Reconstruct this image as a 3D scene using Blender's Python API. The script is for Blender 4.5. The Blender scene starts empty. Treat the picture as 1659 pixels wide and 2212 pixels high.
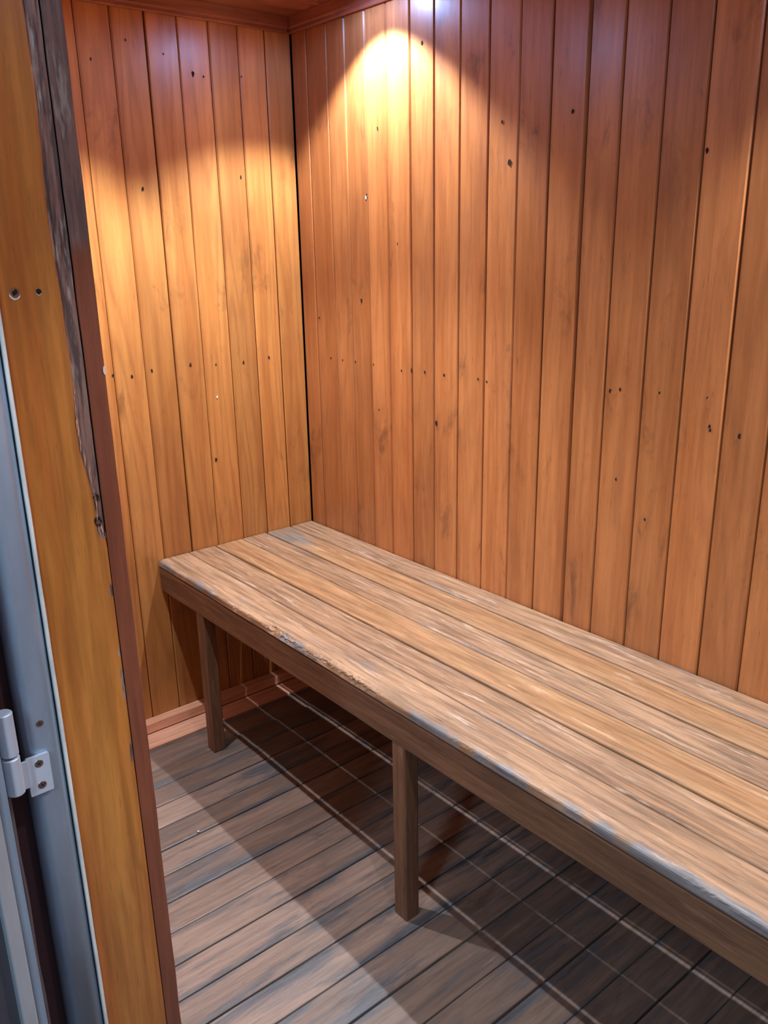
import bpy, math, random
from mathutils import Vector, noise
random.seed(7)
S = bpy.context.scene

# ------------------------------------------------------------ camera, world, lights, exposure
cam_d = bpy.data.cameras.new('camera'); cam = bpy.data.objects.new('camera', cam_d)
S.collection.objects.link(cam); S.camera = cam
cam.location = (-1.43907, -2.11721, 1.33583)
cam.rotation_euler = (1.26204, 0.017936, -0.69109)
cam_d.sensor_fit = 'VERTICAL'; cam_d.sensor_height = 36.0; cam_d.sensor_width = 27.0
cam_d.lens = 1833.875 / 2212 * 36.0
cam_d.clip_start = 0.02

S.view_settings.view_transform = 'Standard'; S.view_settings.look = 'None'
S.view_settings.gamma = 1.0; S.view_settings.exposure = 0.12; S.view_settings.use_curve_mapping = False

W = bpy.data.worlds.new('world'); S.world = W; W.use_nodes = True
bg = W.node_tree.nodes['Background']; bg.inputs['Color'].default_value = (0.42, 0.62, 0.86, 1); bg.inputs['Strength'].default_value = 0.13

CEIL = 1.905
LAMPS = [(-0.125, -0.40), (-0.83, -0.40), (-0.125, -1.82), (-0.83, -1.82)]
LPOW = [50.0, 56.0, 52.0, 18.0]

def spot(x, y, p):
    l = bpy.data.lights.new('downlight_beam', 'SPOT'); l.energy = p; l.color = (0.93, 0.96, 1.0)
    l.spot_size = math.radians(109); l.spot_blend = 0.36; l.shadow_soft_size = 0.009
    o = bpy.data.objects.new('downlight_beam', l); S.collection.objects.link(o); o.location = (x, y, CEIL - 0.008)
    return o
def spill(x, y, p):          # weak bluish light the LED throws outside its main beam
    l = bpy.data.lights.new('downlight_spill', 'SPOT'); l.energy = p; l.color = (0.34, 0.48, 1.0)
    l.spot_size = math.radians(178); l.spot_blend = 0.3; l.shadow_soft_size = 0.02
    o = bpy.data.objects.new('downlight_spill', l); S.collection.objects.link(o); o.location = (x, y, CEIL - 0.012)
for (x, y), p in zip(LAMPS, LPOW): spot(x, y, p); spill(x, y, p*.085)
# unseen cool fill added outside the doorway to brighten jamb and door frame
al = bpy.data.lights.new('passage_fill', 'AREA'); al.shape = 'RECTANGLE'; al.size = 0.3; al.size_y = 1.4
al.energy = 27; al.color = (0.62, 0.82, 1.0)
ao = bpy.data.objects.new('passage_fill', al); S.collection.objects.link(ao)
ao.location = (-2.75, -2.15, 2.2)
ao.rotation_euler = (Vector((-1.15, -1.2, 1.3)) - Vector(ao.location)).to_track_quat('-Z', 'Y').to_euler()

# ------------------------------------------------------------ materials
def lin(r, g, b):
    f = lambda c: (c/255/12.92 if c/255 <= .04045 else ((c/255+.055)/1.055)**2.4)
    return (f(r), f(g), f(b), 1)

class NT:
    def __init__(s, name):
        s.m = bpy.data.materials.new(name); s.m.use_nodes = True
        s.t = s.m.node_tree; s.b = s.t.nodes['Principled BSDF']
    def n(s, ty, **k):
        x = s.t.nodes.new(ty)
        for a, v in k.items(): setattr(x, a, v)
        return x
    def l(s, a, b): s.t.links.new(a, b)
    def val(s, sock, v):
        if hasattr(v, 'is_linked') or hasattr(v, 'links'): s.l(v, sock)
        else: sock.default_value = v
    def math(s, op, a, b=0.0, clamp=False):
        x = s.n('ShaderNodeMath', operation=op, use_clamp=clamp); s.val(x.inputs[0], a); s.val(x.inputs[1], b); return x.outputs[0]
    def mix(s, f, a, b, bt='MIX'):
        x = s.n('ShaderNodeMix', data_type='RGBA', blend_type=bt); s.val(x.inputs[0], f); s.val(x.inputs[6], a); s.val(x.inputs[7], b); return x.outputs[2]
    def noise(s, vec, sc, detail=4, rough=.55, dist=0.0):
        mp = s.n('ShaderNodeMapping'); s.l(vec, mp.inputs[0]); mp.inputs['Scale'].default_value = sc
        x = s.n('ShaderNodeTexNoise'); s.l(mp.outputs[0], x.inputs['Vector'])
        x.inputs['Scale'].default_value = 1.0; x.inputs['Detail'].default_value = detail
        x.inputs['Roughness'].default_value = rough; x.inputs['Distortion'].default_value = dist
        return x.outputs[0]
    def step(s, v, lo, hi, a=0.0, b=1.0):
        x = s.n('ShaderNodeMapRange', interpolation_type='SMOOTHSTEP'); s.val(x.inputs[0], v)
        x.inputs[1].default_value = lo; x.inputs[2].default_value = hi; x.inputs[3].default_value = a; x.inputs[4].default_value = b
        return x.outputs[0]
    def attr(s, nm):
        x = s.n('ShaderNodeAttribute'); x.attribute_name = nm; return x.outputs['Fac']

def wood(name, light, mid, dark, grey=(.2, .2, .2, 1), grey_amt=0.0, fibre=1.0, ring=1.0, rough=.42, coat=0.0,
         bump=.25, blotch=.5, pale=None, pale_amt=0.0, streak=.5, worncol=None, stain=.35, pvs=.5):
    N = NT(name)
    uv = N.n('ShaderNodeUVMap', uv_map='UVMap').outputs[0]
    fine = N.noise(uv, (360, 20, 1), 3, .6)
    fib = N.noise(uv, (95, 5.5, 1), 5, .62, .35)
    broad = N.noise(uv, (17, .75, 1), 3, .5, .25)
    blo = N.noise(uv, (9, 3.0, 1), 4, .6)
    field = N.noise(uv, (7.5, .55, 1), 2, .45, .15)
    rings = N.math('SINE', N.math('MULTIPLY', field, 95.0))
    rings = N.math('MULTIPLY_ADD', rings, .5); 
    rings.node.inputs[2].default_value = .5
    pv = N.attr('pv')
    a = N.mix(N.step(broad, .32, .68), mid, light)
    a = N.mix(N.math('MULTIPLY', N.step(blo, .45, .8), blotch), a, dark)
    a = N.mix(N.math('MULTIPLY', N.math('POWER', rings, 3.0), .28*ring), a, dark)
    fm = N.step(fib, .30, .70, 1-.20*fibre, 1+.12*fibre)
    pm = N.math('MULTIPLY_ADD', pv, pvs); pm.node.inputs[2].default_value = 1-pvs*.5
    cx = N.n('ShaderNodeCombineColor'); k = N.math('MULTIPLY', fm, pm)
    for i in range(3): N.l(k, cx.inputs[i])
    a = N.mix(1.0, a, cx.outputs[0], 'MULTIPLY')
    # dark pore streaks
    pore = N.math('MULTIPLY', N.step(fine, .60, .74), streak)
    a = N.mix(pore, a, tuple(c*.45 for c in dark[:3])+(1,))
    # dirt stains with a shape of their own
    st = N.math('MULTIPLY', N.step(N.noise(uv, (11, 4.5, 1), 5, .7, .4), .56, .73), stain)
    a = N.mix(st, a, (.03, .022, .018, 1))
    wear = N.attr('wear')
    if grey_amt > 0 or worncol:
        gm = N.math('ADD', N.noise(uv, (22, 3.2, 1), 6, .66, .4), N.math('MULTIPLY', wear, .42))
        gm = N.step(gm, .70-.28*grey_amt, .92-.28*grey_amt)
        g2 = N.mix(N.step(N.noise(uv, (120, 9, 1), 4, .6), .40, .70), grey, tuple(c*.55 for c in grey[:3])+(1,))
        a = N.mix(gm, a, g2)
    if pale:
        pm_ = N.step(N.noise(uv, (60, 5.0, 1), 6, .72, .4), .62-.15*pale_amt, .76-.15*pale_amt)
        a = N.mix(N.math('MULTIPLY', pm_, .75), a, pale)
    if worncol:
        w = N.step(N.math('ADD', wear, N.math('MULTIPLY', N.math('SUBTRACT', N.noise(uv, (70, 6, 1), 4, .7), .5), 1.1)), .40, .62)
        wc = N.mix(N.step(N.noise(uv, (130, 9, 1), 5, .7), .44, .58), worncol[0], worncol[1])
        wc = N.mix(N.step(N.noise(uv, (60, 7, 1), 4, .7), .54, .64), wc, worncol[2])
        a = N.mix(w, a, wc)
        rr = N.step(w, 0, 1, rough, .8); N.l(rr, N.b.inputs['Roughness'])
    else:
        rv = N.step(blo, .3, .7, rough*.85, rough*1.2); N.l(rv, N.b.inputs['Roughness'])
    N.l(a, N.b.inputs['Base Color'])
    N.b.inputs['Coat Weight'].default_value = coat; N.b.inputs['Coat Roughness'].default_value = .28
    N.b.inputs['Specular IOR Level'].default_value = .45
    bh = N.math('ADD', N.math('MULTIPLY', fib, .7), N.math('MULTIPLY', fine, .3))
    bp = N.n('ShaderNodeBump'); bp.inputs['Strength'].default_value = bump; bp.inputs['Distance'].default_value = .0015
    N.l(bh, bp.inputs['Height']); N.l(bp.outputs[0], N.b.inputs['Normal'])
    return N.m

def plain(name, col, rough=.5, metal=0.0, nz=.06, bump=.05):
    N = NT(name); tc = N.n('ShaderNodeTexCoord').outputs['Object']
    v = N.noise(tc, (60, 60, 12), 4, .6)
    a = N.mix(N.step(v, .3, .7), tuple(c*(1-nz*2) for c in col[:3])+(1,), tuple(min(1, c*(1+nz)) for c in col[:3])+(1,))
    N.l(a, N.b.inputs['Base Color']); N.b.inputs['Metallic'].default_value = metal; N.b.inputs['Roughness'].default_value = rough
    bp = N.n('ShaderNodeBump'); bp.inputs['Strength'].default_value = bump; bp.inputs['Distance'].default_value = .001
    N.l(N.noise(tc, (400, 400, 400), 2, .5), bp.inputs['Height']); N.l(bp.outputs[0], N.b.inputs['Normal'])
    return N.m

M_wall = wood('varnished_pine', (.50, .200, .068, 1), (.41, .145, .045, 1), (.225, .072, .026, 1), rough=.38, coat=.35, bump=.10, fibre=.7,
              blotch=.40, ring=.7, streak=.45, stain=.50, pvs=.32)
M_end = wood('varnished_pine_light', (.57, .26, .075, 1), (.47, .185, .050, 1), (.27, .09, .028, 1), rough=.38, coat=.35, bump=.08, fibre=.6,
             blotch=.35, ring=1.1, streak=.35, stain=.40, pvs=.28)
M_ceil = wood('varnished_ceiling', (.36, .13, .085, 1), (.30, .10, .065, 1), (.17, .055, .038, 1), rough=.3, coat=.4, bump=.08, pvs=.3)
M_bench = wood('worn_bench_wood', (.39, .245, .145, 1), (.31, .178, .098, 1), (.13, .07, .043, 1), grey=(.22, .215, .22, 1), grey_amt=.42,
               rough=.5, bump=.6, blotch=.45, ring=.5, pale=(.56, .43, .33, 1), pale_amt=.5, streak=.8, stain=.25, pvs=.30, fibre=2.1)
M_benchw = wood('warm_bench_wood', (.40, .235, .118, 1), (.335, .175, .080, 1), (.17, .08, .04, 1), grey=(.25, .22, .19, 1), grey_amt=.22,
               rough=.48, bump=.5, blotch=.35, ring=.7, pale=(.64, .46, .30, 1), pale_amt=.3, streak=.7, stain=.15, pvs=.30, fibre=1.7)
M_apron = wood('rough_apron_wood', (.22, .115, .06, 1), (.16, .078, .042, 1), (.075, .036, .022, 1), grey=(.12, .09, .068, 1), grey_amt=.45,
               rough=.62, bump=.9, blotch=.5, ring=.4, pale=(.28, .17, .105, 1), pale_amt=.35, streak=.9, stain=.3, pvs=.2, fibre=1.4)
M_floor = wood('weathered_floor_wood', (.31, .215, .165, 1), (.245, .170, .135, 1), (.13, .095, .08, 1), grey=(.12, .125, .138, 1), grey_amt=.80,
               rough=.42, bump=.5, blotch=.45, ring=.8, pale=(.34, .265, .22, 1), pale_amt=.35, streak=.7, stain=.4, pvs=.6)
M_base = wood('bare_batten_wood', (.80, .45, .30, 1), (.72, .37, .23, 1), (.50, .22, .13, 1), rough=.5, bump=.1, blotch=.25, ring=.4, streak=.3, stain=.05, pvs=.15)
M_jamb = wood('amber_jamb_wood', (.60, .255, .055, 1), (.48, .155, .030, 1), (.27, .062, .016, 1), rough=.36, coat=.4, bump=.10, blotch=.35,
              ring=.9, streak=.35, stain=.12, pvs=.1, worncol=((.25, .14, .11, 1), (.085, .052, .048, 1), (.36, .29, .25, 1)))
M_edge = wood('red_brown_edge_wood', (.26, .085, .045, 1), (.21, .065, .036, 1), (.11, .036, .026, 1), grey=(.19, .15, .13, 1), grey_amt=.0, rough=.42,
              coat=.2, bump=.15, blotch=.35, ring=.2, streak=.3, stain=.15, pvs=.1, worncol=((.21, .12, .095, 1), (.13, .08, .07, 1), (.30, .25, .21, 1)))
M_dark = plain('dark_gap', (.012, .009, .008, 1), .8)
M_hole = plain('dark_nail_hole', (.014, .007, .004, 1), 1.0)
M_chip = plain('white_chip', (.75, .74, .72, 1), .6)
M_alu = plain('grey_blue_aluminium', (.34, .46, .60, 1), .34, .35, .04, .04)
M_aluL = plain('pale_aluminium', (.62, .68, .74, 1), .38, .5, .03, .03)
M_hinge = plain('painted_hinge_grey', (.55, .66, .80, 1), .42, .15, .02, .03)
M_seal = plain('rubber_seal', (.035, .03, .034, 1), .7)
M_putty = plain('white_filler', (.86, .86, .82, 1), .6, 0, .12, .3)
M_screw = plain('steel_screw', (.34, .30, .28, 1), .3, .9, .1, .05)
M_cav = plain('maroon_cavity', (.05, .022, .03, 1), .6)
M_glass = plain('dark_door_panel', (.10, .09, .11, 1), .25)
M_plaster = plain('grey_render', (.30, .32, .36, 1), .8)
M_ground = plain('passage_floor_grey', (.16, .15, .18, 1), .7)
def emis(name, col, st):
    N = NT(name); N.b.inputs['Emission Color'].default_value = col; N.b.inputs['Emission Strength'].default_value = st
    N.b.inputs['Base Color'].default_value = col; return N.m
M_lens = emis('lamp_lens', (.9, .95, 1, 1), 9.0)
M_lampw = plain('white_lamp_ring', (.8, .8, .8, 1), .4)

# ------------------------------------------------------------ mesh builder
class MB:
    def __init__(s): s.v = []; s.f = []; s.uv = []; s.pv = []; s.w = []; s.mi = []; s.sm = []
    def prism(s, prof, axis, a0, a1, nseg=1, pv=None, mi=0, wear=None, disp=None, caps=True, close=True, uo=None, smooth=False):
        """prof: closed 2D outline; axis x: (y,z), y: (x,z), z: (x,y)"""
        pv = random.random() if pv is None else pv
        uo = uo or (random.uniform(0, 40), random.uniform(0, 40))
        n = len(prof); L = [0]
        for i in range(n): L.append(L[-1] + math.dist(prof[i], prof[(i+1) % n]))
        b = len(s.v)
        for k in range(nseg+1):
            t = a0 + (a1-a0)*k/nseg
            for (p, q) in prof:
                c = Vector((t, p, q) if axis == 'x' else (p, t, q) if axis == 'y' else (p, q, t))
                if disp: c = disp(c)
                s.v.append(tuple(c)); s.w.append(wear(c) if wear else 0.0)
        for k in range(nseg):
            t0 = a0 + (a1-a0)*k/nseg; t1 = a0 + (a1-a0)*(k+1)/nseg
            for i in range(n if close else n-1):
                j = (i+1) % n
                s.f.append((b+k*n+i, b+k*n+j, b+(k+1)*n+j, b+(k+1)*n+i))
                s.uv.append([(L[i]+uo[0], t0+uo[1]), (L[i+1]+uo[0], t0+uo[1]), (L[i+1]+uo[0], t1+uo[1]), (L[i]+uo[0], t1+uo[1])])
                s.pv.append(pv); s.mi.append(mi); s.sm.append(smooth)
        if caps:
            for k, in ((0,), (nseg,)):
                idx = [b+k*n+i for i in range(n)]
                s.f.append(tuple(idx)); s.uv.append([(prof[i][0]+uo[0], prof[i][1]*.15+uo[1]) for i in range(n)])
                s.pv.append(pv*.6); s.mi.append(mi); s.sm.append(False)
        return s
    def box(s, x0, x1, y0, y1, z0, z1, axis='z', **k):
        if axis == 'z': return s.prism([(x0, y0), (x1, y0), (x1, y1), (x0, y1)], 'z', z0, z1, **k)
        if axis == 'y': return s.prism([(x0, z0), (x1, z0), (x1, z1), (x0, z1)], 'y', y0, y1, **k)
        return s.prism([(y0, z0), (y1, z0), (y1, z1), (y0, z1)], 'x', x0, x1, **k)
    def grid(s, fn, nu, nv, pv=.5, mi=0, uo=(3, 5), wearfn=None, smooth=False):
        """open surface: fn(i/nu, j/nv) -> (co, uv)"""
        b = len(s.v); U = []
        for j in range(nv+1):
            for i in range(nu+1):
                c, uv = fn(i/nu, j/nv); s.v.append(tuple(c)); s.w.append(wearfn(c) if wearfn else 0.0); U.append((uv[0]+uo[0], uv[1]+uo[1]))
        for j in range(nv):
            for i in range(nu):
                q = (j*(nu+1)+i, j*(nu+1)+i+1, (j+1)*(nu+1)+i+1, (j+1)*(nu+1)+i)
                s.f.append(tuple(b+k for k in q)); s.uv.append([U[k] for k in q]); s.pv.append(pv); s.mi.append(mi); s.sm.append(smooth)
        return s
    def disc(s, c, ax1, ax2, r1, r2, n=14, mi=0, dome=0.0, nrm=None, jag=0.0):
        b = len(s.v); c = Vector(c); ax1 = Vector(ax1); ax2 = Vector(ax2); nrm = nrm or ax1.cross(ax2)
        s.v.append(tuple(c + nrm*dome)); s.w.append(0)
        for i in range(n):
            a = 2*math.pi*i/n; j = 1 + random.uniform(-jag, jag)
            s.v.append(tuple(c + ax1*math.cos(a)*r1*j + ax2*math.sin(a)*r2*j)); s.w.append(0)
        for i in range(n):
            s.f.append((b, b+1+i, b+1+(i+1) % n)); s.uv.append([(0, 0), (r1, 0), (0, r1)]); s.pv.append(.5); s.mi.append(mi); s.sm.append(False)
        return s
    def build(s, name, mats, parent=None, loc=None, recalc=False):
        me = bpy.data.meshes.new(name); 
        o0 = Vector(loc) if loc else Vector((0, 0, 0))
        me.from_pydata([tuple(Vector(v)-o0) for v in s.v], [], s.f)
        me.polygons.foreach_set('material_index', s.mi); me.polygons.foreach_set('use_smooth', s.sm)
        ul = me.uv_layers.new(name='UVMap'); ul.data.foreach_set('uv', [c for f in s.uv for p in f for c in p])
        a = me.attributes.new('pv', 'FLOAT', 'FACE'); a.data.foreach_set('value', s.pv)
        a = me.attributes.new('wear', 'FLOAT', 'POINT'); a.data.foreach_set('value', s.w)
        for m in (mats if isinstance(mats, (list, tuple)) else [mats]): me.materials.append(m)
        if recalc:
            import bmesh
            bm = bmesh.new(); bm.from_mesh(me); bmesh.ops.recalc_face_normals(bm, faces=bm.faces); bm.to_mesh(me); bm.free()
        me.update()
        o = bpy.data.objects.new(name, me); S.collection.objects.link(o)
        o.location = o0
        if parent: o.parent = parent; o.location = o0 - parent.location
        return o

def rr(x0, x1, y0, y1, r=.003, n=2, rs=None, sub=None):
    """rounded rectangle, ccw from lower-left; rs = radii (ll, lr, ur, ul); sub = max edge length"""
    rs = rs or (r,)*4; P = []
    for (cx, cy, sx, sy, a0), q in zip(((x0, y0, 1, 1, 180), (x1, y0, -1, 1, 270), (x1, y1, -1, -1, 0), (x0, y1, 1, -1, 90)), rs):
        if q <= 0: P.append((cx, cy)); continue
        for i in range(n+1):
            a = math.radians(a0 + 90*i/n); P.append((cx+sx*q+q*math.cos(a), cy+sy*q+q*math.sin(a)))
    if sub:
        Q = []
        for i, p in enumerate(P):
            q = P[(i+1) % len(P)]; d = math.dist(p, q); k = max(1, int(d/sub))
            for j in range(k): Q.append((p[0]+(q[0]-p[0])*j/k, p[1]+(q[1]-p[1])*j/k))
        P = Q
    return P

def tag(o, label=None, cat=None, group=None, kind=None):
    for k, v in (('label', label), ('category', cat), ('group', group), ('kind', kind)):
        if v: o[k] = v
    return o
def empty(name, loc):
    o = bpy.data.objects.new(name, None); S.collection.objects.link(o); o.location = loc; o.empty_display_size = .1; return o
def struct(o, label, cat='wall'):
    o['kind'] = 'structure'; o['label'] = label; o['category'] = cat; return o
def nz(x, y=0, z=0): return noise.noise(Vector((x, y, z)))

XW = -1.062      # room side of the doorway wall
YF = -2.20       # front wall
ZF = -0.022      # deck underside

# ------------------------------------------------------------ floor: slatted deck running across the room
b = MB()
b.box(XW-.13, .03, YF, .03, -.09, -.045, axis='x', mi=1)
edges = [-.104, -.2025, -.2825, -.3585, -.4375, -.5155, -.595, -.675, -.757, -.838, -.9175, -.993, -1.0725, -1.16, -1.245]
while edges[-1] > YF+.05: edges.append(edges[-1]-.0815)
big = {1, 4+0, 6+1, 9, 11, 12, 13}
for i in range(len(edges)-1):
    y1, y0 = edges[i], edges[i+1]; g = .0012
    gl = .0022 if (i+1) % 2 else .0010
    if i+1 in (5, 13): gl = .0030
    zt = random.uniform(-.0012, .0002) - (.004 if i == 0 else 0)
    wv = random.uniform(0, 50)
    def dsp(c, wv=wv, ym=(y0+y1)/2):
        if c.z > -.01: c.z += .0006*nz(c.x*9+wv, c.y*30)
        c.y += .0008*nz(c.x*7+wv, 3.3)
        return c
    def wr(c, y0=y0, y1=y1): return max(0, 1-min(c.y-y0, y1-c.y)/.012)*.22 + .22*nz(c.x*3+wv, 1)
    b.prism(rr(y0+gl, y1-g, ZF, zt, r=.0025, sub=.016), 'x', XW-.12, -.001, nseg=70, mi=0, disp=dsp, wear=wr)
floor = b.build('floor', [M_floor, M_dark], recalc=True)
struct(floor, 'weathered grey-brown wooden deck floor of narrow boards running under the bench', 'floor')

# ------------------------------------------------------------ plank walls
def nail_marks(b, marks, plane, mi_hole, mi_chip):
    for (h, z, r, kind) in marks:
        rr_ = r*random.uniform(.85, 1.15)
        if plane == 'x': b.disc((-.0006, h, z), (0, 1, 0), (0, 0, 1), rr_*.8, rr_*1.35, mi=mi_hole if kind == 0 else mi_chip, jag=.3, n=10)
        else: b.disc((h, -.0006, z), (1, 0, 0), (0, 0, 1), rr_*.8, rr_*1.35, mi=mi_hole if kind == 0 else mi_chip, jag=.3, n=10)

def plank_wall(plane, seams, z0, z1, gaps, rec=None, lo=0, tilt=None):
    b = MB()
    for i in range(len(seams)-1):
        h1, h0 = seams[i], seams[i+1]
        gA = gaps.get(i, .0010); gB = gaps.get(i+1, .0010)
        off = random.uniform(0, .0010); ch = random.choice([.0022, .0028, .0034])
        prof = [(h0+gB, off+ch), (h0+gB+ch*.9, off), (h1-gA-ch*.9, off), (h1-gA, off+ch), (h1-gA, .014), (h0+gB, .014)]
        wv = random.uniform(0, 50)
        def dsp(c, wv=wv):
            k = .0006*nz(c.z*4+wv)
            if plane == 'x': c.x += k*.5; c.y += k*.6
            else: c.y += k*.5; c.x += k*.6
            return c
        if plane == 'x': b.prism([(q, p) for (p, q) in prof], 'z', z0, z1, nseg=40, mi=0, disp=dsp)
        else: b.prism(prof, 'z', z0, z1, nseg=40, mi=0, disp=dsp)
    return b

# right wall (behind the bench), plane x = 0
seamR = [-.0015, -.0665, -.1575, -.234, -.3145, -.395, -.480, -.5635, -.647, -.7335, -.820, -.903, -.992, -1.0716, -1.161, -1.246, -1.334]
while seamR[-1] > YF: seamR.append(seamR[-1]-.0855)
b = plank_wall('x', seamR, -.02, CEIL, {0: .0, 8: .0016, 12: .0030, 9: .0012, 5: .0010, 7: .0010, 14: .0012, 16: .0012})
b.box(.0141, .05, YF-.03, .05, -.08, CEIL+.03, mi=1)
b.box(.006, .014, -.9905, -.9885, -.02, CEIL, mi=0, pv=.1)      # tongue showing in the open seam
marks = [(-.524, 1.76, .0042, 0), (-.798, 1.49, .0050, 0), (-.309, 1.443, .0042, 1), (-.312, 1.449, .003, 0), (-.279, 1.185, .0045, 0), (-.186, 1.019, .003, 0),
         (-.479, 1.02, .0040, 0), (-.716, 1.023, .0030, 0), (-.744, 1.02, .0028, 0), (-1.087, 1.04, .0028, 0), (-1.111, 1.045, .0034, 0),
         (-1.2, 1.049, .003, 0), (-1.30, 1.052, .002, 0), (-1.369, .991, .0036, 0), (-.13, 1.02, .0025, 0), (-.245, 1.02, .0025, 0),
         (-.325, 1.02, .0028, 0), (-.44, 1.015, .003, 0), (-.53, 1.02, .0036, 0), (-.60, 1.02, .0036, 0), (-.572, .895, .0048, 0),
         (-.775, 1.57, .0030, 0), (-.96, 1.57, .0034, 0), (-1.255, 1.475, .0040, 0), (-1.115, .86, .003, 0), (-1.19, .79, .0028, 0),
         (-.08, 1.13, .0028, 0), (-.345, .90, .0025, 0), (-1.31, 1.0, .003, 0), (-1.312, .993, .003, 0), (-.43, 1.33, .002, 0), (-.36, 1.60, .003, 0)]
nail_marks(b, marks, 'x', 2, 3)
wr_ = b.build('wall_right', [M_wall, M_dark, M_hole, M_chip], recalc=False)
struct(wr_, 'long wall of varnished orange tongue-and-groove boards behind the bench')

# back (end) wall, plane y = 0
seamB = [-.0018, -.0815, -.1635, -.2475, -.3335, -.417, -.504, -.589]
while seamB[-1] > XW-.12: seamB.append(seamB[-1]-.084)
b = plank_wall('y', seamB, -.02, CEIL, {0: .0, 5: .0020, 1: .0012, 3: .0009})
b.box(XW-.2, .05, .0141, .05, -.08, CEIL+.03, mi=1)
marks = [(-.299, 1.743, .0042, 0), (-.27, 1.74, .0022, 0), (-.463, 1.47, .0042, 0), (-.181, 1.505, .0032, 0), (-.375, 1.026, .0036, 0), (-.593, 1.022, .0030, 0),
         (-.543, 1.013, .0036, 0), (-.211, 1.017, .0034, 0), (-.126, 1.023, .003, 0), (-.321, .753, .0040, 0), (-.302, .93, .0034, 1), (-.487, 1.022, .0030, 0),
         (-.298, 1.02, .0022, 0), (-.375, 1.78, .0022, 0), (-.56, 1.75, .003, 0), (-.16, 1.75, .0025, 0), (-.47, 1.80, .002, 0)]
nail_marks(b, marks, 'y', 2, 3)
o = b.build('wall_back', [M_end, M_dark, M_hole, M_chip])
struct(o, 'short end wall of varnished orange boards at the far end of the bench')

# front wall and doorway wall (behind / beside the camera)
def lining(x0, x1, y0, y1, z0, z1, along, face):
    b = MB(); p = .085
    if along == 'y':
        y = y0
        while y < y1-.001:
            ye = min(y+p, y1); b.prism(rr(x0, x1, y+.0007, ye-.0007, r=.002, n=1), 'z', z0, z1, nseg=4); y = ye
    else:
        x = x0
        while x < x1-.001:
            xe = min(x+p, x1); b.prism(rr(x+.0007, xe-.0007, y0, y1, r=.002, n=1), 'z', z0, z1, nseg=4); x = xe
    return b
b = lining(XW, .05, YF-.03, YF, -.02, CEIL, 'x', 1); b.box(XW-.16, .05, YF-.08, YF-.0305, -.08, CEIL+.03, mi=1)
struct(b.build('wall_front', [M_wall, M_plaster], recalc=True), 'boarded end wall on the near side of the cubicle')
YJ = -1.150; YR = -2.13; ZL = 1.86     # doorway: hinge jamb, lock jamb, lintel
b = lining(XW-.012, XW, YJ+.022, .013, -.02, CEIL, 'y', 1)
b.box(XW-.012, XW, YJ+.022-.98-.022, YJ+.022, ZL, CEIL)
b.box(XW-.10, XW-.0125, YJ+.022, .05, -.08, CEIL+.03, mi=1)
b.box(XW-.10, XW-.0125, YR, YJ+.022, ZL+.02, CEIL+.03, mi=1)
b.box(XW-.10, XW, YF, YR-.02, -.08, CEIL+.03, mi=0)
struct(b.build('wall_left', [M_wall, M_plaster], recalc=True), 'doorway wall with the door opening beside the camera')

# ceiling
b = MB(); y = .0
while y > YF:
    b.prism(rr(y-.085+.0007, y-.0007, CEIL, CEIL+.014, r=.002, n=1), 'x', XW-.012, .0, nseg=4); y -= .085
b.box(XW-.16, .05, YF-.05, .05, CEIL+.0145, CEIL+.04, mi=1)
struct(b.build('ceiling', [M_ceil, M_dark], recalc=True), 'low reddish varnished board ceiling', 'ceiling')

# cornice mouldings
CZ = 1.866
b = MB(); prof = [(-.0005, CZ), (-.008, CZ), (-.010, CZ+.003), (-.010, CZ+.010), (-.014, CZ+.014), (-.016, CEIL-.0005), (-.0005, CEIL-.0005)]
b.prism(prof, 'x', XW, -.0165, nseg=20)
struct(b.build('trim_1', [M_ceil], recalc=True), 'thin wooden cornice strip along the top of the end wall', 'trim')
b = MB(); b.prism(prof, 'y', YF, -.0005, nseg=20)
struct(b.build('trim_2', [M_ceil], recalc=True), 'thin wooden cornice strip along the top of the long wall', 'trim')

# skirting of the end wall: low upright batten and a flat bare board on the floor
b = MB(); b.prism(rr(-.032, -.0005, -.0005, .030, r=.002, n=2), 'x', XW, -.0005, nseg=20)
b.prism(rr(-.1025, -.0325, -.022, -.0005, r=.0015, n=1), 'x', XW, -.0005, nseg=20)
struct(b.build('baseboard_back', [M_base], recalc=True), 'bare pinkish baseboard batten and flat strip at the foot of the end wall', 'baseboard')
b = MB(); b.prism(rr(-.020, -.0005, .001, .032, r=.002, n=2), 'y', YF, -.104, nseg=4)
struct(b.build('baseboard_right', [M_base], recalc=True), 'low batten at the foot of the long wall under the bench', 'baseboard')

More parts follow.
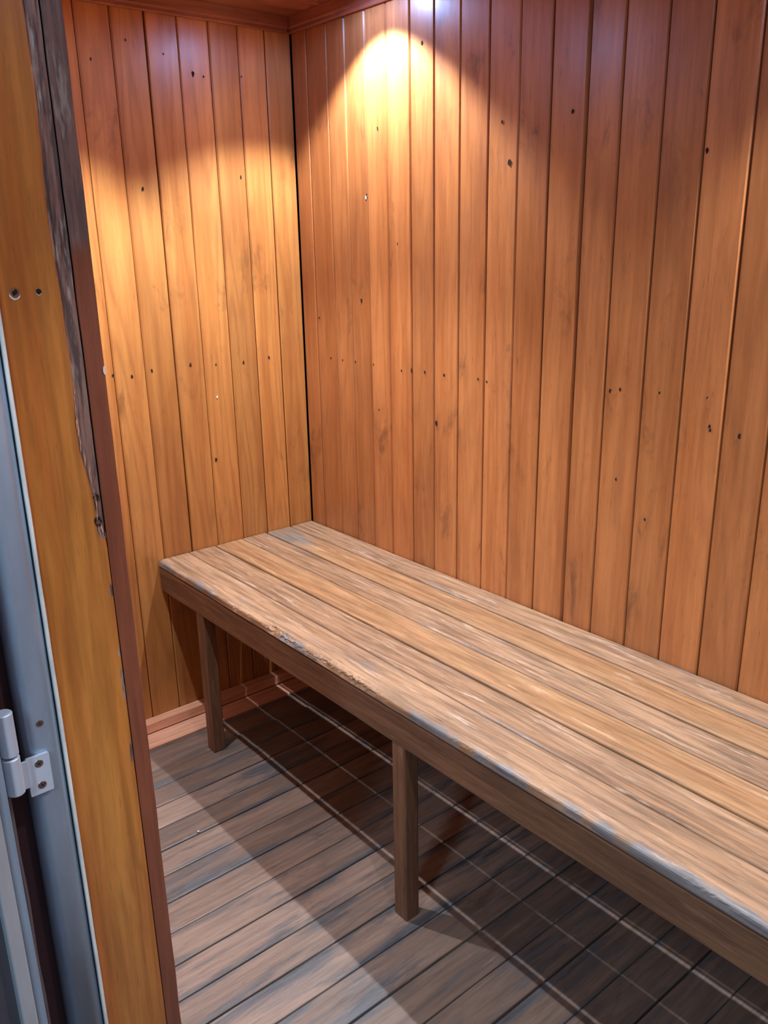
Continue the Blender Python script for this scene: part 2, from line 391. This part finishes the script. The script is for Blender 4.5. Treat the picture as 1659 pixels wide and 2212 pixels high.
# ------------------------------------------------------------ bench
BH = .5; BT = .020; BL = -2.185
bench = empty('bench', (-.263, -1.09, 0))
tag(bench, 'long weathered wooden slatted bench along the varnished board wall', 'bench')
bx = [(-.5255, -.4311), (-.4295, -.3475), (-.3416, -.2560), (-.2539, -.1750), (-.1690, -.0858), (-.0810, -.0025)]
mats = [M_bench, M_bench, M_benchw, M_bench, M_benchw, M_bench]
for i, ((x0, x1), m) in enumerate(zip(bx, mats)):
    wv = random.uniform(0, 90)
    def dsp(c, wv=wv, i=i, x0=x0, x1=x1):
        if c.z > BH-.015:
            c.z += .0007*nz(c.y*5+wv, c.x*30) + .0003*nz(c.y*40+wv, c.x*120)
        if i == 0 and c.x < x0+.012 and c.z > BH-.014:          # splintered front edge
            a = max(0, nz(c.y*6.5+11.3, .2)+.12)*1.0 + max(0, nz(c.y*30, 4))*.5
            mid = math.exp(-((c.y+.55)/.38)**2)
            a *= (.35+1.1*mid)
            c.x += .0105*a*(.7+.6*nz(c.y*170, c.z*200)); c.z -= .0085*a*(.7+.7*nz(c.y*140, c.z*300+7))
        else: c.x += .0007*nz(c.y*6+wv, 2)
        return c
    def wr(c, i=i, x0=x0, x1=x1):
        e = max(0, 1-min(c.x-x0, x1-c.x)/.008)*.15 + .10*nz(c.y*2.2, i*7)
        if i == 0: e = max(e, max(0, 1-(c.x-x0)/.020)*(.50+1.0*nz(c.y*7, 1.7)+.7*nz(c.y*31, 5)))
        if i == 4: e += .62*math.exp(-((c.y+.10)/.16)**2)
        return e
    prof = rr(x0, x1, BH-BT, BH, rs=(.0045, .0045, .0045, .006 if i == 0 else .0045), n=3, sub=.007)
    pv = [.62, .50, .62, .45, .5, .42][i]
    b = MB().prism(prof, 'y', BL, -.003, nseg=420 if i == 0 else 160, disp=dsp, wear=wr, pv=pv)
    if i == 5: pass
    o = b.build('seat_board', [m], parent=bench, recalc=True)
# small dark nail heads in the boards are dimples of the wood and stay in the slat meshes
def dsp(c): 
    c.x += .0010*nz(c.y*5, c.z*30); c.z += .0012*nz(c.y*7, 9) if c.z < .45 else 0; return c
b = MB().prism(rr(-.5245, -.5035, BH-.0895, BH-BT-.0012, r=.0025, sub=.012), 'y', BL, -.003, nseg=160, disp=dsp,
               wear=lambda c: .3*max(0, 1-(c.z-.41)/.012), pv=.5)
b.build('apron', [M_apron], parent=bench, recalc=True)
for ly in (-.2412, -1.0465, -1.86):
    b = MB().prism(rr(-.524, -.489, ly, ly+.0385, r=.003, n=2), 'z', .0008, BH-BT-.001 if False else .4108, nseg=30,
                   disp=lambda c: Vector((c.x+.0008*nz(c.z*8, ly), c.y+.0008*nz(c.z*8, ly+5), c.z)), pv=.45)
    # leg runs up behind the apron
    b.prism(rr(-.5025, -.489, ly, ly+.0385, r=.002, n=2), 'z', .4108, BH-BT-.001, nseg=2, pv=.45)
    b.build('leg', [M_apron], parent=bench, recalc=True)
for ry in (-.12, -1.0, -1.9):
    b = MB().box(-.5025, -.003, ry, ry+.03, BH-BT-.045, BH-BT-.001, axis='x', pv=.3)
    b.build('cross_rail', [M_apron], parent=bench, recalc=True)
b = MB().box(-.030, -.003, BL, -.003, BH-BT-.090, BH-BT-.046, axis='y', pv=.3)
b.build('wall_rail', [M_apron], parent=bench, recalc=True)

b = MB(); n = 10
def f(u, v):
    a = 2*math.pi*u; t = math.pi*v*.98+.01; k = 1+.25*nz(math.cos(a)*2, math.sin(a)*2, v*3)
    return Vector((-.716+.0036*k*math.sin(t)*math.cos(a), -.510+.0024*k*math.sin(t)*math.sin(a), .0016-.0018*math.cos(t))), (u, v)
b.grid(f, n, 6, smooth=True)
tag(b.build('crumb', [M_chip]), 'tiny white crumb lying on the deck floor beside a board gap', 'crumb')

# ------------------------------------------------------------ doorway lining (hinge side), faces the camera
ZT = ZL
def worn_left(z):                       # left limit of the bare worn strip on the amber board
    return -1.0935 - .004*nz(z*9, 1.5) - .0095*min(1, max(0, (z-1.05)/.06))
def jwear(c):
    if c.y > YJ+.004: return 0
    if c.z < .985:
        d = 0
        for zc, w_, h_ in ((.93, .006, .012), (.845, .004, .008), (.80, .006, .035), (.70, .004, .02)):
            d = max(d, .75*math.exp(-((c.z-zc)/h_)**2)*(1 if c.x > -1.083-w_ else 0))
        return d
    t = min(1, (c.z-.985)/.03)
    return max(0, min(1, (c.x-worn_left(c.z))/.005+.5))*t
def jdisp(c):
    if c.y < YJ+.003 and c.z > .985:
        w = jwear(c)
        c.y += w*(.0016+.0018*nz(c.x*300, c.z*22)+.001*nz(c.x*700, c.z*40))
        if c.x > -1.0855: c.x -= w*.0006
    return c
j = MB()
cols = [-1.166+(.0815*i/34) for i in range(35)]
prof = [(x, YJ) for x in cols] + [(-1.0838, YJ+.0015), (-1.0838, YJ+.021), (-1.166, YJ+.021)]
j.prism(prof, 'z', -.045, ZT, nseg=420, pv=.55, wear=jwear, disp=jdisp, uo=(3.1, 7.7))
door_lining = j.build('trim_3', [M_jamb, M_hole, M_chip, M_screw], recalc=True)
struct(door_lining, 'amber varnished door jamb board with a worn grey strip on its edge', 'door jamb')
# red-brown edging board beside it
def ewear(c):
    return max(0, min(1, (c.z-1.28)/.12))*.9 if c.y < YJ+.01 else .2
e = MB()
cols = [-1.0828+(.0208*i/10) for i in range(11)]
prof = [(x, YJ+.0006) for x in cols] + [(-1.0610, YJ+.0016), (-1.0610, YJ+.021), (-1.0828, YJ+.021)]
e.prism(prof, 'z', -.022, ZT, nseg=200, pv=.5, wear=ewear, disp=lambda c: Vector((c.x+(.0008*nz(c.z*14, 8) if c.x > -1.064 else .0005*nz(c.z*9, 2)), c.y, c.z)), uo=(13.1, 2.7))
struct(e.build('trim_4', [M_edge], recalc=True), 'narrow red-brown edging board on the inner side of the door jamb', 'door jamb')

def screw_head(parent, name, c, r, mat=M_screw, proud=.0008):
    """cross-head screw facing -y: domed disc with a cut cross"""
    b = MB(); n = 20; cx, cy, cz = c; rings = [(r, 0), (r*.93, -proud*.6), (r*.62, -proud), (r*.30, -proud)]
    base = len(b.v)
    def f(u, v):
        k = min(3, int(round(v*3))); rad, dy = rings[k]; a = 2*math.pi*u
        return Vector((cx+rad*math.cos(a), cy+dy, cz+rad*math.sin(a))), (u*.02, v*.02)
    b.grid(f, n, 3, smooth=False)
    for ang in (.5, .5+math.pi/2):           # cross slot as a dark inset bar
        d = Vector((math.cos(ang), 0, math.sin(ang))); p = Vector((-d.z, 0, d.x))
        q = [Vector(c)+Vector((0, -proud*1.05, 0))+d*r*.60*s1+p*r*.13*s2 for s1, s2 in ((-1, -1), (1, -1), (1, 1), (-1, 1))]
        i0 = len(b.v); b.v += [tuple(x) for x in q]; b.w += [0]*4; b.f.append((i0, i0+1, i0+2, i0+3)); b.uv.append([(0, 0)]*4); b.pv.append(.5); b.mi.append(1); b.sm.append(False)
    b.disc((cx, cy-proud, cz), (1, 0, 0), (0, 0, 1), r*.31, r*.31, mi=0)
    return b.build(name, [mat, M_seal], parent=parent)

def plug(name, c, r, mats, ring=True, screw=False):
    """countersunk hole in the jamb: pale chipped rim, dark bore and, where there is one, a screw head"""
    b = MB(); x, y, z = c
    if ring: b.disc((x, y-.0004, z-r*.16), (1, 0, 0), (0, 0, 1), r*.93, r*.98, n=22, mi=2, jag=.07)
    b.disc((x, y-.0007, z+r*.05), (1, 0, 0), (0, 0, 1), r*.86, r*.90, n=22, mi=3 if screw else 1, jag=.05)
    if screw:
        b.disc((x+r*.05, y-.0010, z+r*.05), (1, 0, 0), (0, 0, 1), r*.40, r*.50, n=9, mi=1, jag=.35)
    return b.build(name, mats)
cs = M_jamb, M_hole, M_chip, M_screw
plug('screw', (-1.1496, YJ, 1.2905), .0062, list(cs), True, True); o = S.collection.objects['screw']
tag(o, 'countersunk steel screw in the amber door jamb, left of the small bored hole', 'screw')
h = plug('bored_hole', (-1.1245, YJ, 1.2905), .0034, list(cs), True, False)
tag(h, 'small dark bored hole in the door jamb right of the countersunk screw', 'hole')
for nm, c, r, sc in (('nail_hole', (-1.0900, YJ+.001, 1.0514), .0036, False), ('nail', (-1.0915, YJ+.001, 1.0215), .0045, True)):
    b = MB(); b.disc((c[0], c[1]-.0014, c[2]), (1, 0, 0), (0, 0, 1), r, r*1.25, n=11, mi=1, jag=.35)
    if sc:
        b.disc((c[0]-.0003, c[1]-.0019, c[2]-.0008), (1, 0, 0), (0, 0, 1), r*.62, r*.62, n=12, mi=3)
    o = b.build(nm, list(cs))
    tag(o, 'grey nail head in a splintered hollow of the worn jamb strip, lower of the two' if sc else 'dark splintered nail hole in the worn jamb strip, above the nail head', 'nail' if sc else 'hole')
# splinter scratches of bare wood at the border of the worn strip belong to the jamb
b = MB()
for k in range(26):
    z = 1.02+random.random()**1.3*.16; x = worn_left(z)+.0015+random.uniform(-.0012, .0016)+(z-1.02)*-.006
    L = random.uniform(.006, .03); w = random.uniform(.00025, .0007)
    i0 = len(b.v)
    b.v += [(x-w, YJ-.0005, z), (x+w, YJ-.0005, z+L*.4), (x+w*.3, YJ-.0005, z+L), (x-w*.8, YJ-.0005, z+L*.5)]; b.w += [0]*4
    b.f.append((i0, i0+1, i0+2, i0+3)); b.uv.append([(0, 0)]*4); b.pv.append(.5); b.mi.append(0); b.sm.append(False)
for k in range(12):
    z = .995+random.random()*.035; x = -1.0945+random.random()*.010; L = random.uniform(.004, .016); w = random.uniform(.0002, .0005)
    i0 = len(b.v)
    b.v += [(x-w, YJ-.0003, z), (x+w, YJ-.0003, z), (x+w*.3, YJ-.0003, z+L), (x-w*.8, YJ-.0003, z+L*.5)]; b.w += [0]*4
    b.f.append((i0, i0+1, i0+2, i0+3)); b.uv.append([(0, 0)]*4); b.pv.append(.5); b.mi.append(0); b.sm.append(False)
b.build('splinters', [M_base], parent=door_lining)
b = MB(); b.disc((-1.0625, YJ-.0008, 1.200), (1, 0, 0), (0, 0, 1), .0016, .0055, n=9, mi=0, jag=.4)
o = b.build('paint_chip', [M_chip]); tag(o, 'white paint chip on the red-brown edging board of the jamb', 'paint chip')

# lintel and lock-side lining
b = MB(); b.box(-1.166, XW, YR, YJ, ZL, ZL+.02, axis='y'); b.box(-1.166, XW, YR-.02, YR, -.045, ZL+.02)
struct(b.build('trim_5', [M_jamb], recalc=True), 'amber lining over and opposite the hinge jamb, out of view', 'door jamb')

# white filler bead and aluminium door frame
b = MB(); b.prism([(-1.1665, YJ-.0008), (-1.1662, YJ+.02), (-1.1705, YJ+.02), (-1.1702, YJ-.0015), (-1.1675, YJ-.0022)], 'z', -.045, ZT, nseg=160,
                  disp=lambda c: Vector((c.x+.0004*nz(c.z*12, 3), c.y, c.z)))
struct(b.build('trim_6', [M_putty], recalc=True), 'thin white filler bead between the amber jamb and the aluminium frame', 'trim')
b = MB()
# hollow aluminium section: recessed slot at the right, flat face, rounded nosing at the left, return going back
arc = [(-1.2015-.013*math.sin(math.radians(a)), YJ-.004+.013*(1-math.cos(math.radians(a)))) for a in range(0, 91, 9)]
prof = [(-1.1722, YJ+.02), (-1.1722, YJ+.0045)] + [(-1.1722-.014*t, YJ-.004+.0085*(1-t)**2.2) for t in (.04, .15, .3, .45, .6, .75, .9, 1)] + [(-1.193, YJ-.004)] + arc + [(-1.2150, YJ+.03), (-1.1722, YJ+.03)]
b.prism(prof, 'z', -.06, ZT+.02, nseg=2, smooth=True)
b.box(-1.1722, -1.1695, YJ+.008, YJ+.02, -.06, ZT, mi=1)
b.box(-1.245, -1.2152, YJ+.022, YJ+.03, -.06, ZT, mi=2)
frame = b.build('door_1', [M_alu, M_seal, M_cav], recalc=True)
struct(frame, 'grey-blue aluminium door frame at the left edge of the doorway', 'door frame')
screw_head(frame, 'screw', (-1.1944, YJ-.004, .7891), .0046)
b = MB(); pts = []
b.prism([(-1.2400, YJ+.010), (-1.2375, YJ+.008), (-1.2368, YJ+.022), (-1.2408, YJ+.022)], 'z', -.06, ZT, nseg=200, disp=lambda c: Vector((c.x+.0012*nz(c.z*10, 6), c.y, c.z)))
M_strip = plain('pale_brown_seal', (.34, .25, .24, 1), .6)
b.build('weather_strip', [M_strip], parent=frame, recalc=True)

# hinge: frame leaf with two screws and lower knuckle, upper knuckle belongs to the door leaf
HX, HY, HR = -1.2345, YJ-.012, .0102
hinge = empty('hinge', (HX, HY, .73)); tag(hinge, 'pale grey two-knuckle butt hinge screwed to the aluminium door frame', 'hinge')
def cyl(b, cx, cy, r, z0, z1, n=36, mi=0):
    bev = .0012
    P = [(cx+r*math.cos(2*math.pi*i/n), cy+r*math.sin(2*math.pi*i/n)) for i in range(n)]
    b.prism(P, 'z', z0+bev, z1-bev, mi=mi, smooth=True, caps=False)
    for za, zb in ((z0+bev, z0), (z1-bev, z1)):
        k = len(b.v)
        for rr_, z in ((r, za), (r-bev, zb)):
            for i in range(n): b.v.append((cx+rr_*math.cos(2*math.pi*i/n), cy+rr_*math.sin(2*math.pi*i/n), z)); b.w.append(0)
        for i in range(n):
            j_ = (i+1) % n; b.f.append((k+i, k+j_, k+n+j_, k+n+i)); b.uv.append([(0, 0)]*4); b.pv.append(.5); b.mi.append(mi); b.sm.append(False)
        b.f.append(tuple(k+n+i for i in range(n))); b.uv.append([(0, 0)]*n); b.pv.append(.5); b.mi.append(mi); b.sm.append(False)
cyl_b = MB(); cyl(cyl_b, HX, HY, HR, .7140, .7638); cyl_b.build('lower_knuckle', [M_hinge], parent=hinge, recalc=True)
cyl_b = MB(); cyl(cyl_b, HX, HY, HR, .7668, .8230); cyl_b.build('upper_knuckle', [M_hinge], parent=hinge, recalc=True)
pin = MB(); cyl(pin, HX, HY, HR*.5, .7632, .7675); pin.build('pin', [M_seal], parent=hinge, recalc=True)
b = MB(); b.prism(rr(-1.2180, -1.1905, .6980, .7500, r=.0012, n=1), 'y', YJ-.0085, YJ-.0042)
b.box(-1.2290, -1.2160, YJ-.0125, YJ-.0085, .7145, .7500, axis='z')
plate = b.build('leaf_plate', [M_hinge], parent=hinge, recalc=True)
screw_head(plate, 'screw', (-1.2036, YJ-.0086, .7395), .0052)
screw_head(plate, 'screw', (-1.2036, YJ-.0086, .7095), .0052)
for s_ in plate.children: s_.location = (0, 0, 0)

# open aluminium door leaf, hinged back to the left
b = MB()
DX = -1.2485
b.prism(rr(DX-.0105, DX, YJ-.030, YJ+.012, r=.0015, n=1), 'z', .01, ZL-.02)
b.prism(rr(DX-.0290, DX-.0115, YJ-.034, YJ+.012, r=.002, n=2), 'z', .01, ZL-.02, mi=1)
b.box(DX-.0116, DX-.0104, YJ-.028, YJ+.010, .01, ZL-.02, mi=2)
door = b.build('door_2', [M_alu, M_aluL, M_seal], recalc=True)
struct(door, 'open aluminium-framed door leaf at the lower left corner', 'door')
b = MB(); b.box(-2.02, DX-.029, YJ-.016, YJ-.006, .06, ZL-.08, axis='x')
b.build('panel', [M_glass], parent=door, recalc=True)
b = MB(); b.box(-2.05, -2.02, YJ-.034, YJ+.012, .01, ZL-.02); b.box(-2.02, DX-.029, YJ-.034, YJ+.012, ZL-.08, ZL-.02, axis='x'); b.box(-2.02, DX-.029, YJ-.034, YJ+.012, .01, .06, axis='x')
b.build('rails', [M_alu], parent=door, recalc=True)

# passage floor and outside wall face
b = MB(); b.box(-4.5, XW-.13, -5.0, .5, -.12, -.06, axis='x')
struct(b.build('ground', [M_ground], recalc=True), 'dark grey passage floor outside the doorway', 'ground')

# ------------------------------------------------------------ downlights in the ceiling
txt = ['recessed ceiling downlight above the far end of the bench, close to the long wall', 'recessed ceiling downlight over the floor near the end wall',
       'recessed ceiling downlight above the near end of the bench, close to the long wall', 'recessed ceiling downlight over the floor near the doorway']
for (x, y), t in zip(LAMPS, txt):
    e_ = empty('ceiling_light', (x, y, CEIL)); tag(e_, t, 'ceiling light', 'recessed ceiling downlights')
    b = MB(); n = 32
    def f(u, v, x=x, y=y):
        r, z = [(.040, 0), (.039, -.004), (.031, -.005), (.029, -.001)][int(round(v*3))]; a = 2*math.pi*u
        return Vector((x+r*math.cos(a), y+r*math.sin(a), CEIL+z)), (u, v)
    b.grid(f, n, 3); b.build('trim_ring', [M_lampw], parent=e_)
    b = MB(); b.disc((x, y, CEIL-.0015), (1, 0, 0), (0, 1, 0), .029, .029, n=32); b.build('lens', [M_lens], parent=e_)
